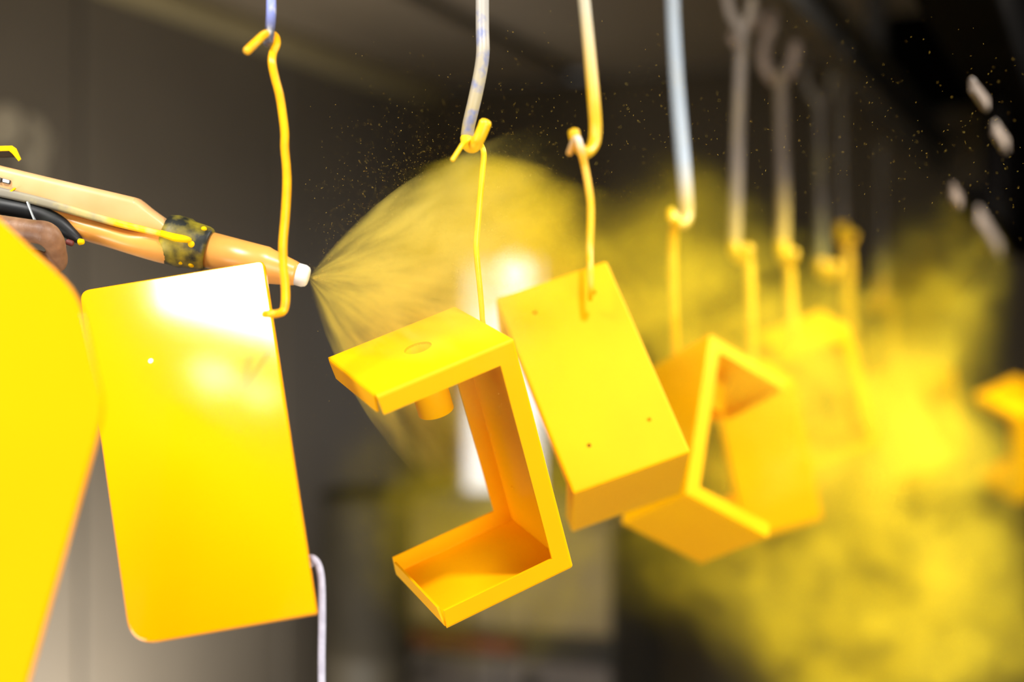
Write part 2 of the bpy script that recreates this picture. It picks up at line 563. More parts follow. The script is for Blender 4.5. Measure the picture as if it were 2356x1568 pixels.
# ------------------------------------------------------------------ conveyor
cv = thing('overhead_conveyor', 'dark overhead conveyor rail that the row of hooks hangs from', 'conveyor', bp(-4.7, 1.797, 1.99))
RL = 4.6
link('rail_flange', box_mesh('rail_flange', N * -0.028, A * RL, N * 0.056, UP * 0.006, 0.001, 1), M['steel_dark'], cv)
link('rail_web', box_mesh('rail_web', N * -0.004 + UP * 0.006, A * RL, N * 0.008, UP * 0.07, 0.001, 1), M['steel_dark'], cv)
link('rail_head', box_mesh('rail_head', N * -0.032 + UP * 0.076, A * RL, N * 0.064, UP * 0.012, 0.001, 1), M['steel_dark'], cv)
for i in range(5):
    link('hanger_bracket', box_mesh('hanger_bracket', A * (0.3 + i * 0.98) - N * 0.02 + UP * 0.088, A * 0.05, N * 0.04, UP * (CEIL - 1.99 - 0.089), 0.002, 1), M['steel_dark'], cv)

gb = thing('return_beam', 'black return beam with pale clamp plates in the dark upper corner', 'beam', bp(-2.9, 2.02, 1.93))
link('upper_beam', box_mesh('upper_beam', N * 0.0, A * 2.3, N * 0.10, UP * 0.16, 0.004, 1), M['black'], gb)
link('lower_bar', box_mesh('lower_bar', A * 0.9 - UP * 0.22, A * 1.4, N * 0.05, UP * 0.05, 0.004, 1), M['black'], gb)
for i in range(4):
    link('strut', box_mesh('strut', A * (0.95 + i * 0.4) + N * 0.03 - UP * 0.18, A * 0.04, N * 0.03, UP * 0.18, 0.003, 1), M['black'], gb)
for i in range(3):
    link('ceiling_hanger', box_mesh('ceiling_hanger', A * (0.15 + i * 0.95) + N * 0.03 + UP * 0.16, A * 0.04, N * 0.04, UP * (CEIL - 1.93 - 0.161), 0.003, 1), M['black'], gb)
def clamp(px0, py0, px1, py1, wpx, t, mat):
    """A pale steel plate on the beam's near side, running along it."""
    def on(px, py):
        d = at(px, py, 1.0) - EYE
        k = (bp(0, t, 0) - EYE).dot(N) / d.dot(N)
        return EYE + d * k
    a, b = on(px0, py0), on(px1, py1)
    d = (b - a)
    w = UP * (wpx / FPX * a.y)
    me = box_mesh('clamp_plate', a - w * .5 - gb.location, d, w, N * 0.006, 0.002, 1)
    link('clamp_plate', me, mat, gb)
clamp(2228, 196, 2262, 240, 36, 2.1225, M['clamp'])
clamp(2282, 296, 2308, 335, 36, 2.1225, M['clamp'])
clamp(2185, 440, 2202, 464, 40, 2.0725, M['hook_dull'])
clamp(2245, 495, 2296, 575, 44, 2.0725, M['clamp'])

# ------------------------------------------------------------------ hooks
CREAM = (0.72, 0.64, 0.48)
YD = (0.93, 0.58, 0.02)
def line_xy(Y):
    """the conveyor line at distance Y"""
    return Vector((0.393 + (Y - 2.1) * 0.4224, Y, 1.99))

def hook(label, path, Ym, mat, top=True, tip_mat=None, tip=None, tip_r=None):
    o = thing('conveyor_hook', label, 'hook', path[0][0:0] or (0, 0, 0), 'conveyor hooks')
    pts, rr = pix_path(path)
    if top:                                    # out of the picture: up and over the rail flange
        c = line_xy(Ym)
        q = [c - N * 0.014 + UP * 0.014, c - N * 0.026 + UP * 0.017, c - N * 0.042 + UP * 0.006,
             c - N * 0.044 - UP * 0.02, (c - N * 0.03) * 0.4 + pts[0] * 0.6 + UP * 0.02]
        q = [Vector(p) for p in spline(q + [pts[0]], 6)][:-1]
        pts, rr = q + pts, [rr[0]] * len(q) + rr
    o.location = pts[0]
    loc = [p - o.location for p in pts]
    link('shank', mesh('shank', *tube_data(loc, rr, 18)), mat, o, smooth=True)
    if tip:
        tp, tr_ = pix_path(tip)
        link('tip', mesh('tip', *tube_data([p - o.location for p in tp], tr_, 18, round_ends=True)), tip_mat, o, smooth=True)
    return o

hook('blue painted hook rod with dark curled end above the bent orange wire',
     [(626, -200, 1.03, 10), (624, -40, 1.02, 10), (624, 20, 1.02, 11), (622, 60, 1.02, 11), (619, 92, 1.017, 10), (614, 100, 1.03, 8)],
     1.02, rod_mat('blue_rod', 1.742, 1.722, (0.30, 0.36, 0.85), (0.06, 0.055, 0.07), (0.75, 0.72, 0.62), 0.25))
hook('thick cream hook rod flecked with blue above the sharp open bracket',
     [(1112, -240, 1.09, 15.5), (1110, -60, 1.08, 15.5), (1110, 60, 1.075, 15.5), (1111, 120, 1.07, 15.5), (1105, 168, 1.07, 15.5), (1092, 230, 1.07, 15.5), (1079, 285, 1.07, 15), (1075, 312, 1.07, 15)],
     1.09, rod_mat('cream_rod', 1.74, 1.66, (0.40, 0.37, 0.32), (0.42, 0.34, 0.16), (0.17, 0.20, 0.36), 0.35),
     tip_mat=M['wire_yellow'], tip=[(1073, 318, 1.07, 14.5), (1077, 334, 1.062, 14.5), (1090, 337, 1.05, 14.5), (1102, 318, 1.042, 14.5), (1117, 282, 1.038, 15)])
hook('cream to yellow hook rod, second thick rod from the gun, with upturned tip',
     [(1330, -240, 1.36, 13), (1336, -80, 1.35, 13), (1346, 20, 1.34, 13), (1357, 130, 1.33, 13.5), (1366, 230, 1.32, 14), (1370, 290, 1.32, 14), (1366, 330, 1.315, 13.5), (1350, 350, 1.305, 13), (1334, 343, 1.295, 13), (1324, 322, 1.29, 13), (1320, 303, 1.29, 13.5)],
     1.34, rod_mat('cream_yellow_rod', 1.81, 1.73, (0.55, 0.47, 0.30), (0.85, 0.48, 0.005)))
hook('pale blue and white hook rod ending yellow inside the powder cloud',
     [(1540, -220, 1.60, 15), (1546, -60, 1.59, 15), (1550, 60, 1.58, 15), (1558, 200, 1.57, 15.5), (1568, 330, 1.56, 16), (1577, 440, 1.55, 16), (1580, 490, 1.55, 15), (1574, 512, 1.54, 13), (1558, 512, 1.53, 12), (1548, 492, 1.53, 11)],
     1.58, rod_mat('pale_blue_rod', 1.70, 1.63, (0.40, 0.47, 0.54), (0.80, 0.56, 0.08)))

def link_hook(lab, jx, jy, Y, ypx, mat, bottom):
    """Upper J over the rail, lower rod whose loop hangs on the J."""
    path = [(jx - 14, jy - 140, Y), (jx - 26, jy - 70, Y), (jx - 40, jy - 20, Y), (jx - 36, jy + 22, Y), (jx - 12, jy + 52, Y), (jx + 12, jy + 44, Y), (jx + 28, jy + 8, Y), (jx + 34, jy - 30, Y)]
    o = hook(lab, [p + (ypx,) for p in path], Y, mat)
    return o
def lower_rod(lab, path, mat, end):
    o = thing('hook_rod', lab, 'hook', (0, 0, 0), 'lower hook rods')
    pts, rr = pix_path(path)
    o.location = pts[0]
    link('shank', mesh('shank', *tube_data([p - o.location for p in pts], rr, 16)), mat, o, smooth=True)
    if end:
        pts, rr = pix_path(end)
        link('bent_tip', mesh('bent_tip', *tube_data([p - o.location for p in pts], rr, 16)), M['wire_yellow'], o, smooth=True)
    return o
def y_rod(lab, x, y0, x1, y1, Y, r, mat, arm=34):
    """A rod whose forked top saddles the J-hook above it."""
    o = lower_rod(lab, [(x + arm * .75, y0 - 70, Y, r * .9), (x + arm * .55, y0 - 35, Y, r * .9), (x + 4, y0, Y, r), (x, y0 + 40, Y, r), ((x + x1) / 2, (y0 + y1) / 2, Y, r), (x1, y1, Y, r)],
                  mat, [(x1, y1, Y, r), (x1 + 2, y1 + 22, Y - .01, r), (x1 + 20, y1 + 32, Y - .03, r), (x1 + 32, y1 + 10, Y - .04, r)])
    pts, rr = pix_path([(x - arm, y0 - 75, Y, r * .9), (x - arm * .7, y0 - 35, Y, r * .9), (x - 4, y0, Y, r), (x, y0 + 30, Y, r * .9)])
    link('fork_arm', mesh('fork_arm', *tube_data([p - o.location for p in pts], rr, 16)), mat, o, smooth=True)
    return o
R5 = rod_mat('grey_hook_rod', 1.70, 1.58, (0.24, 0.195, 0.155), (0.85, 0.62, 0.08))
R6 = rod_mat('brown_hook_rod', 1.75, 1.60, (0.15, 0.115, 0.085), (0.85, 0.60, 0.06))
R7 = rod_mat('dark_hook_rod', 1.72, 1.55, (0.065, 0.05, 0.035), (0.50, 0.45, 0.08))
y_rod('grey forked hook rod next to the pale blue rod', 1706, 68, 1690, 560, 1.88, 14, R5)
kn = tube('bolt', [at(1681, 80, 1.86), at(1690, 100, 1.85)], 0.006, M['hook_dull'], None)
tag(kn, 'small brown bolt stuck at the fork of the grey hook rod', 'bolt')
link_hook('brown upper hook shaped like a J whose tip points up, above the dull forked rod', 1797, 132, 2.12, 15, M['hook_dull'], None)
lower_rod('brown straight hook rod hanging below the J shaped hook',
          [(1790, 168, 2.10, 14), (1797, 200, 2.11, 15), (1800, 330, 2.11, 14.5), (1802, 470, 2.11, 14.5), (1800, 560, 2.11, 15)], R6,
          [(1800, 560, 2.11, 15), (1802, 590, 2.09, 14), (1815, 600, 2.07, 13), (1826, 580, 2.06, 12)])
y_rod('dark forked hook rod to the right of the brown J hook', 1887, 238, 1890, 600, 2.40, 14, R7, arm=38)
lower_rod('dim brown straight hook rod furthest along the conveyor, yellow at its end',
          [(1942, 105, 2.62, 14), (1936, 200, 2.61, 15), (1936, 330, 2.60, 14), (1938, 450, 2.60, 14), (1936, 520, 2.60, 14)], R7,
          [(1936, 520, 2.60, 14), (1938, 548, 2.58, 14), (1952, 556, 2.56, 12), (1962, 540, 2.55, 11)])
lower_rod('short yellow dusted hook end deep in the gap of the powder cloud',
          [(2030, 330, 2.95, 12), (2030, 440, 2.95, 13), (2028, 560, 2.95, 14), (2030, 640, 2.95, 13)], R7,
          [(2030, 640, 2.95, 13), (2026, 690, 2.94, 12), (2008, 705, 2.93, 12), (1996, 690, 2.92, 11)])

# ------------------------------------------------------------------ hanging wires
def wire(lab, path, mat):
    pts, rr = pix_path(path)
    me = mesh('hanging_wire', *tube_data([p - pts[0] for p in pts], rr, 16))
    o = link('hanging_wire', me, mat, None, smooth=True)
    o.location = pts[0]
    return tag(o, lab, 'wire', 'hanging wires')
wire('thick bent orange wire hooked to the blue rod and holding the glossy plate',
     [(568, 117, .985, 9.5), (590, 96, .995, 9.5), (608, 80, 1.01, 9.5), (622, 78, 1.028, 9.5), (634, 86, 1.035, 9.5), (636, 102, 1.03, 9.5), (628, 122, 1.025, 9.5), (626, 145, 1.02, 9.5), (633, 180, 1.02, 9.5), (643, 218, 1.02, 9.5), (650, 262, 1.02, 9.5), (655, 305, 1.02, 9.5), (655, 340, 1.02, 9.5), (659, 385, 1.02, 9.5),
      (660, 430, 1.02, 10), (656, 500, 1.02, 10), (651, 560, 1.02, 10), (652, 610, 1.02, 10), (656, 650, 1.02, 10), (657, 690, 1.02, 10), (652, 714, 1.02, 9.5), (638, 721, 1.012, 9), (624, 722, 1.0, 9), (610, 722, 1.02, 8)], M['wire'])
wire('thin yellow wire from the flecked cream rod to the sharp open bracket',
     [(1041, 368, 1.03, 5.5), (1054, 348, 1.035, 5.8), (1066, 330, 1.04, 6), (1080, 320, 1.05, 6.5), (1096, 322, 1.075, 6.5), (1108, 336, 1.085, 6.5), (1113, 356, 1.085, 7), (1110, 395, 1.085, 7), (1105, 450, 1.085, 7), (1100, 510, 1.087, 7), (1096, 560, 1.09, 7), (1098, 600, 1.09, 6.8), (1104, 660, 1.095, 6.5), (1108, 705, 1.10, 6.2), (1110, 735, 1.103, 6), (1112, 750, 1.105, 6), (1106, 762, 1.105, 5)], M['wire_yellow'])
wire('yellow wire with a white bent top hanging the closed-looking bracket with four holes',
     [(1310, 352, 1.30, 7), (1318, 330, 1.285, 7), (1328, 318, 1.27, 8), (1334, 335, 1.268, 9), (1339, 355, 1.272, 9), (1346, 385, 1.278, 8.5), (1354, 430, 1.278, 8.5), (1359, 470, 1.278, 8.5), (1359, 520, 1.276, 8.5), (1357, 570, 1.272, 8), (1358, 620, 1.262, 7.5), (1359, 665, 1.262, 7), (1358, 688, 1.275, 6)],
     rod_mat('white_to_yellow_wire', 1.685, 1.665, (0.85, 0.78, 0.72), (0.95, 0.50, 0.003)))
wire('yellow wire below the pale blue rod holding the bracket seen from below',
     [(1543, 485, 1.51, 10), (1545, 502, 1.50, 10), (1556, 510, 1.51, 10), (1551, 525, 1.53, 11), (1548, 560, 1.54, 11), (1548, 640, 1.55, 11), (1551, 720, 1.56, 10), (1553, 780, 1.58, 10), (1554, 830, 1.60, 9)], M['wire_yellow'])
wire('hazy yellow wire below the grey forked rod',
     [(1706, 575, 1.86, 9), (1722, 596, 1.86, 10), (1726, 650, 1.86, 11), (1728, 740, 1.86, 10), (1730, 830, 1.87, 10), (1732, 930, 1.87, 9)], M['wire_yellow'])
wire('hazy yellow wire below the brown straight rod',
     [(1806, 596, 2.08, 9), (1816, 620, 2.09, 10), (1820, 700, 2.10, 11), (1825, 760, 2.10, 10), (1830, 810, 2.12, 9)], M['wire_yellow'])
wire('dim orange wire under the furthest brown rod above the cloud gap',
     [(1944, 556, 2.57, 10), (1952, 600, 2.57, 12), (1950, 680, 2.58, 11), (1956, 760, 2.6, 11), (1962, 860, 2.6, 10)], M['wire_yellow'])
wire('yellow dusty wire with an orange bend under the short hook end',
     [(2012, 690, 2.90, 9), (2036, 700, 2.91, 12), (2052, 690, 2.91, 11), (2054, 760, 2.93, 11), (2060, 900, 2.95, 10)], M['wire_yellow'])

# pale cord by the plate
pts, rr = pix_path([(716, 1300, 1.02, 6), (712, 1284, 1.01, 7), (722, 1285, 1.0, 8), (734, 1304, 1.0, 8.5), (740, 1345, 1.0, 8.5), (741, 1430, 1.0, 8.5), (740, 1520, 1.0, 8.5), (741, 1640, 1.0, 8.5), (745, 1800, 1.0, 8.5)])
o = link('pale_cord', mesh('pale_cord', *tube_data([p - pts[0] for p in pts], rr, 14)), M['cord'], None, smooth=True)
o.location = pts[0]
tag(o, 'pale lilac cord hanging from the lower right edge of the glossy yellow plate', 'cord')

# ------------------------------------------------------------------ flat plates
def plate(name, lab, corners, rads, c_px, Y0, nrm, thick, mat):
    nrm = Vector(nrm).normalized()
    c = at(*c_px, Y0)
    def on(p):
        d = at(p[0], p[1], 1.0) - EYE
        return EYE + d * ((c - EYE).dot(nrm) / d.dot(nrm))
    front = [on(p) for p in round_poly(corners, rads, 8)]
    o = thing(name, lab, 'plate', c, None)
    f = [p - c for p in front]
    link('sheet', slab_mesh('sheet', f, [p - nrm * thick for p in f], 0.0012, 2), mat, o)
    return o, on, nrm
pl, on, nrm = plate('metal_plate', 'glossy yellow rectangular plate with white reflections hung on the orange wire',
      [(182, 668), (606, 598), (727, 1410), (300, 1484)], [26, 14, 6, 62], (450, 1040), 1.02, (-0.195, -0.905, 0.375), 0.005, M['gloss'])
q = on((347, 830)) - pl.location
link('fleck', lathe_mesh('fleck', [(0, .0022), (.0006, .002), (.001, .0008)], q, nrm, 12), M['fleck'], pl, smooth=True, label='tiny pale fleck on the plate')
plate('metal_plate', 'blurred yellow plate nearest the camera, filling the left edge in front of the gun hand',
      [(-260, 330), (-30, 478), (178, 672), (240, 935), (52, 1600), (-10, 1800), (-300, 1800)], [0, 20, 60, 40, 0, 0, 0], (100, 1000), 0.84, (-0.10, -0.93, 0.20), 0.005, M['gloss'])

# ------------------------------------------------------------------ brackets
BL, BW, BH, FLG = 0.111, 0.107, 0.198, 0.0150
def bracket_mesh():
    """Folded sheet: web, two arms, inward flanges; local axes u (arm), v (width), w (down)."""
    f, L, W_, H = FLG, BL, BW, BH
    g = 0.0012
    vs, fs = [], []
    def v(*p):
        for i, q in enumerate(vs):
            if (Vector(q) - Vector(p)).length < 1e-6:
                return i
        vs.append(p)
        return len(vs) - 1
    def quad(*ps):
        fs.append(tuple(v(*p) for p in ps))
    quad((0, 0, 0), (0, W_, 0), (0, W_, H), (0, 0, H))                 # web
    e = 0.0030
    quad((0, 0, 0), (L, 0, 0), (L, e, 0), (L, W_ - e, 0), (L, W_, 0), (0, W_, 0))   # top arm
    quad((0, 0, H), (0, W_, H), (L, W_, H), (L, W_ - e, H), (L, e, H), (L, 0, H))                 # bottom arm
    for y in (0, W_):                                                  # side flanges in C shape
        e = g
        quad((0, y, 0), (f, y, f), (L - e, y, f), (L, y, 0))
        quad((0, y, 0), (0, y, H), (f, y, H - f), (f, y, f))
        quad((0, y, H), (L, y, H), (L - e, y, H - f), (f, y, H - f))
    e = 0.0030
    quad((L, e, 0), (L, e * 2.8, f), (L, W_ - e * 2.8, f), (L, W_ - e, 0))         # end lips with a slit at the corner
    quad((L, e, H), (L, W_ - e, H), (L, W_ - e * 2.8, H - f), (L, e * 2.8, H - f))
    me = fix_normals(mesh('bracket_sheet', vs, fs))
    o = link('bracket_sheet', me, M['powder'])
    b = o.modifiers.new('b', 'BEVEL')
    b.width, b.segments, b.limit_method, b.angle_limit = 0.0018, 3, 'ANGLE', math.radians(40)
    s = o.modifiers.new('s', 'SOLIDIFY')
    s.thickness, s.offset = 0.0020, 0.0
    cuts = []
    def cut(p, ax, r, h=0.02):
        c = link('cut', lathe_mesh('cut', [(-h, r), (h, r)], p, ax, 28), None)
        m = o.modifiers.new('c', 'BOOLEAN')
        m.operation, m.solver, m.object = 'DIFFERENCE', 'EXACT', c
        cuts.append(c)
    cut((L * .5, W_ * .5, 0), (0, 0, 1), 0.0108, 0.012)
    for a, z in ((.26, .13), (.80, .13), (.26, .82), (.80, .80)):
        cut((0, W_ * a, H * z), (1, 0, 0), 0.0019, 0.012)
    bpy.context.view_layer.update()
    out = baked(o)
    for c in cuts:
        drop(c)
    drop(o)
    return out
BM = bracket_mesh()
BM.name = 'channel_body'
if not BM.materials:
    BM.materials.append(M['powder'])
TM = lathe_mesh('stub_tube', [(-0.0005, 0.0140), (0.052, 0.0140), (0.0525, 0.0135), (0.0525, 0.0112), (0.052, 0.0108), (-0.0005, 0.0108)], (BL * .5, BW * .5, 0.001), (0, 0, 1), 36, close=False)
for p in TM.polygons:
    p.use_smooth = abs(p.normal.z) < .5

def bracket(lab, T, R, tube_part=True):
    o = thing('channel_bracket', lab, 'bracket', (0, 0, 0), 'folded steel brackets on the conveyor')
    m = Matrix(R).to_4x4()
    m.translation = Vector(T)
    o.matrix_world = m
    link('channel_body', BM, M['powder'], o)
    if tube_part:
        link('stub_tube', TM, M['powder'], o)
    return o
bracket('sharp yellow C-shaped bracket with round hole and tube, open towards the gun',
        (0.0008, 1.0427, 1.5012), [[-0.8707, -0.4319, 0.2353], [-0.3317, 0.8689, 0.3674], [-0.3631, 0.2419, -0.8998]])
bracket('yellow bracket turned to show its flat back with four small holes',
        (-0.0141, 1.2978, 1.5385), [[0.0314, 0.9407, 0.3378], [0.9095, 0.1132, -0.4], [-0.4145, 0.3198, -0.852]])
bracket('blurred yellow bracket seen from below, opening away from the gun',
        (0.1562, 1.6247, 1.4672), [[0.8139, 0.5464, -0.1976], [0.372, -0.7513, -0.5451], [-0.4463, 0.3702, -0.8147]])
bracket('hazy yellow bracket with broad flat back behind the one seen from below',
        (0.2663, 1.8423, 1.4164), [[-0.1531, 0.9592, 0.2376], [0.9542, 0.081, 0.288], [0.257, 0.2708, -0.9277]])
bracket('hazy bracket forming an arch at the edge of the cloud gap',
        (0.4989, 2.1084, 1.5194), [[-0.9347, -0.1715, 0.3112], [-0.07, 0.9475, 0.3121], [-0.3484, 0.27, -0.8976]])
Rb = [[0.0314, 0.9407, 0.3378], [0.9095, 0.1132, -0.4], [-0.4145, 0.3198, -0.852]]
bracket('faint bracket dissolving in the cloud below the dim orange wire', at(1950, 880, 2.58), Rb)
Rc = [[-0.8707, -0.4319, 0.2353], [-0.3317, 0.8689, 0.3674], [-0.3631, 0.2419, -0.8998]]
bracket('faint bracket deep in the densest part of the cloud', at(2195, 850, 2.95), Rc)
bracket('orange bracket at the right edge of the picture outside the dense cloud',
        (0.957, 2.6985, 1.3566), [[-0.4564, 0.8746, 0.1639], [0.8249, 0.3468, 0.4464], [0.3336, 0.3389, -0.8797]])
wire('yellow wire holding the orange bracket at the right edge',
     [(2400, 250, 2.74, 9), (2396, 500, 2.74, 9), (2390, 780, 2.74, 9), (2378, 935, 2.73, 9)], M['wire_yellow'])

# ------------------------------------------------------------------ spray gun
GY = 1.13
g0 = at(0, 430, GY)
gun = thing('powder_spray_gun', 'orange powder coating spray gun with black collar and white nozzle', 'spray gun', g0)
def gp(px, py, dy=0.0):
    return at(px, py, GY + dy) - g0
ax = (at(690, 632, GY) - at(430, 560, GY)).normalized()
U = GY / FPX                                    # metres per pixel at the gun
def ext(name, pts, rads, dy0, dy1, mat, bevel, parent=gun, n=6):
    loop = round_poly(pts, rads, n)
    return link(name, slab_mesh(name, [gp(p[0], p[1], dy0) for p in loop], [gp(p[0], p[1], dy0) + Vector((0, dy1 - dy0, 0)) for p in loop], bevel, 4), mat, parent, smooth=False)
def loft(name, st, mat, parent=gun, seg=28, **kw):
    """stations: (px, top, bottom, half thickness, exponent, depth offset) joined into one rounded shell"""
    V, Fc = [], []
    st = spline(st, 5)
    for x, t_, b_, h, e, dy in st:
        for k in range(seg):
            a = 2 * PI * k / seg
            c_, s_ = math.cos(a), math.sin(a)
            yy = math.copysign(abs(s_) ** (2 / e), s_)
            dd = math.copysign(abs(c_) ** (2 / e), c_)
            V.append(gp(x, (t_ + b_) / 2 - yy * (b_ - t_) / 2, dy) + Vector((0, dd * h, 0)))
    n = len(st)
    for i in range(n - 1):
        for k in range(seg):
            a, b = i * seg + k, i * seg + (k + 1) % seg
            Fc.append((a, b, b + seg, a + seg))
    Fc.append(tuple(reversed(range(seg))))
    Fc.append(tuple((n - 1) * seg + k for k in range(seg)))
    return link(name, fix_normals(mesh(name, V, Fc)), mat, parent, smooth=True, **kw)
loft('body', [(-200, 333, 420, .0165, 5, 0), (0, 381, 454, .0165, 5, 0), (150, 417, 492, .0165, 5, 0), (300, 452, 530, .0165, 5, 0), (322, 459, 536, .0165, 4.5, 0),
              (350, 481, 543, .0165, 4, 0), (384, 505, 553, .016, 3, 0), (398, 520, 556, .015, 2.5, 0)], M['gun'])
loft('lower_shell', [(96, 470, 480, .006, 2.2, 0), (130, 478, 505, .010, 2.2, 0), (165, 488, 536, .0135, 2.2, 0), (195, 496, 553, .0155, 2.2, 0), (252, 512, 570, .0175, 2.3, 0),
                     (310, 528, 588, .0185, 2.3, 0), (366, 520, 604, .0185, 2.2, 0), (400, 520, 610, .018, 2.1, 0)], M['barrel'])
link('barrel', lathe_mesh('barrel', [(0, 42 * U), (118 * U, 43.5 * U), (136 * U, 44 * U), (146 * U, 41 * U), (205 * U, 29 * U), (212 * U, 27 * U), (214 * U, 22 * U)], gp(478, 573.5), ax, 44), M['barrel'], gun, smooth=True)
link('nozzle_tip', lathe_mesh('nozzle_tip', [(0, 26 * U), (28 * U, 26 * U), (36 * U, 23 * U), (39 * U, 19 * U), (39.5 * U, 8 * U)], gp(672, 627), ax, 32), M['white_plastic'], gun, smooth=True)
link('tip_ring', lathe_mesh('tip_ring', [(0, 26.6 * U), (3 * U, 27.4 * U), (6 * U, 26.6 * U)], gp(676, 628.2), ax, 32), M['yellow_dust'], gun, smooth=True)
co = link('collar', lathe_mesh('collar', [(0, 46 * U), (4 * U, 54 * U), (22 * U, 59 * U), (52 * U, 59 * U), (60 * U, 55 * U), (96 * U, 52.5 * U), (104 * U, 50 * U), (108 * U, 46 * U)], gp(377, 546), ax, 44), M['collar'], gun, smooth=True)
perp = Vector((ax.z, 0, -ax.x))                   # down, across the axis
for px, py, r in ((452, 565, 8.5), (404, 606, 12), (446, 611, 7.5), (420, 604, 9), (476, 528, 7)):
    c = gp(px, py) 
    a = gp(430, 560)
    off = (c - a) - ax * (c - a).dot(ax)
    rad = 53 * U
    h = min(off.length, rad * .99)
    fr_ = Vector((0, -math.sqrt(rad * rad - h * h), 0))
    p = a + ax * (c - a).dot(ax) + off.normalized() * h + fr_
    d = (off.normalized() * h + fr_).normalized()
    link('powder_crust', lathe_mesh('powder_crust', [(-.001, r * U), (.0006, r * U * .9), (.0014, r * U * .5), (.0016, r * U * .1)], p, d, 14), M['yellow_dust'], co, smooth=True)
# strip along the side, widening to the rear, ending on the collar
st = loft('side_strip', [(-200, 385, 410, .004, 3, -.0165), (0, 430, 453, .004, 3, -.0165), (110, 457, 479, .004, 3, -.0165), (250, 499, 517, .004, 3, -.0170), (330, 520, 536, .004, 3, -.0180),
                         (385, 534, 548, .004, 3, -.0185), (415, 541, 554, .004, 3, -.0185)], strip_mat(), label='grey strip turning powder yellow towards the collar')
ext('strip_joint', [(12, 447), (33, 431), (36, 433), (16, 450)], 0, -0.0202, -0.018, M['yellow_dust'], 0, parent=st)
loft('strip_end', [(372, 529, 545, .004, 2.5, -.0195), (400, 536, 555, .005, 2.5, -.0195), (425, 541, 558, .005, 2.5, -.0190), (436, 545, 558, .004, 2.2, -.0185), (441, 549, 555, .002, 2, -.0180)], M['yellow_dust'], st)
# logo remains
lg = ext('logo_letter', [(5.5, 409), (24.5, 414.5), (22, 424), (3.5, 419)], 2.5, -0.0182, -0.016, M['print_dark'], 0)
ext('letter_fill', [(6.5, 410), (22, 414.5), (20.5, 421.5), (5.5, 418)], 2.5, -0.0186, -0.0165, M['print_grey'], 0, parent=lg)
lg = ext('logo_letter', [(-14, 404), (3.5, 409), (1, 420), (-16, 414.5)], [2, 1, 1, 2], -0.0182, -0.016, M['print_dark'], 0)
ext('letter_fill', [(-13, 405), (0.5, 409.5), (-1.5, 417), (-15, 413)], 2, -0.0186, -0.0165, M['print_grey'], 0, parent=lg)
# grip and trigger guard
def guard():
    q = spline([(-160, 452, 30), (-60, 464, 32), (0, 474, 23), (60, 485, 22), (100, 497, 21), (135, 515, 20), (160, 534, 17), (177, 548, 12), (187, 555, 7)], 6)
    V, Fc = tube_data([gp(a, b, -.013) for a, b, c in q], [c * U for a, b, c in q], 20, flat=1.0)
    return mesh('trigger_guard', V, Fc)
gd = link('trigger_guard', guard(), M['black_rubber'], gun, smooth=True)
ext('guard_seam', [(60, 464), (63, 463), (80, 505), (76, 505)], 0, -0.0222, -0.013, M['print_grey'], 0, parent=gd)
link('guard_tip', mesh('guard_tip', *tube_data([gp(183, 556, -.015), gp(191, 556, -.015)], [0.0028, 0.0022], 10)), M['yellow_dust'], gd, smooth=True)
link('trigger_pin', mesh('trigger_pin', *tube_data([gp(155, 556, -.018), gp(166, 560, -.018)], [0.0024, 0.0024], 10)), M['red'], gd, smooth=True, label='small reddish pin')
def handle():
    q = spline([(-70, 455, 40), (-72, 560, 40), (-85, 680, 42), (-105, 800, 44), (-120, 880, 46)], 5)
    V, Fc = tube_data([gp(a, b) for a, b, c in q], [c * U for a, b, c in q], 20)
    return mesh('handle', V, Fc)
link('handle', handle(), M['black_rubber'], gun, smooth=True)
link('hose', mesh('hose', *tube_data([Vector(p) for p in spline([gp(-120, 880), gp(-140, 1000), gp(-200, 1250), gp(-260, 1700), gp(-300, 2600)], 6)], 0.010, 14)), M['black_rubber'], gun, smooth=True)
# hanging hook on the back of the gun
def ghook():
    top = [(-150, 352), (-120, 338), (28, 335), (38, 342), (49, 366), (43, 371)]
    bot = [(28, 353), (21, 347), (-115, 351), (-140, 363)]
    loop = top + bot
    return slab_mesh('rear_hook', [gp(a, b, -0.012) for a, b in loop], [gp(a, b, 0.012) for a, b in loop], 0.001, 2)
rh = link('rear_hook', ghook(), M['yellow_dust'], gun)
ext('hook_web', [(-112, 343), (23, 344), (31, 360), (-112, 364)], 0, -0.002, 0.003, M['steel_dark'], 0.0005, parent=rh)
ext('hook_post', [(-160, 350), (-125, 345), (-110, 400), (-150, 400)], 4, -0.008, 0.008, M['yellow_dust'], 0.002, parent=rh)

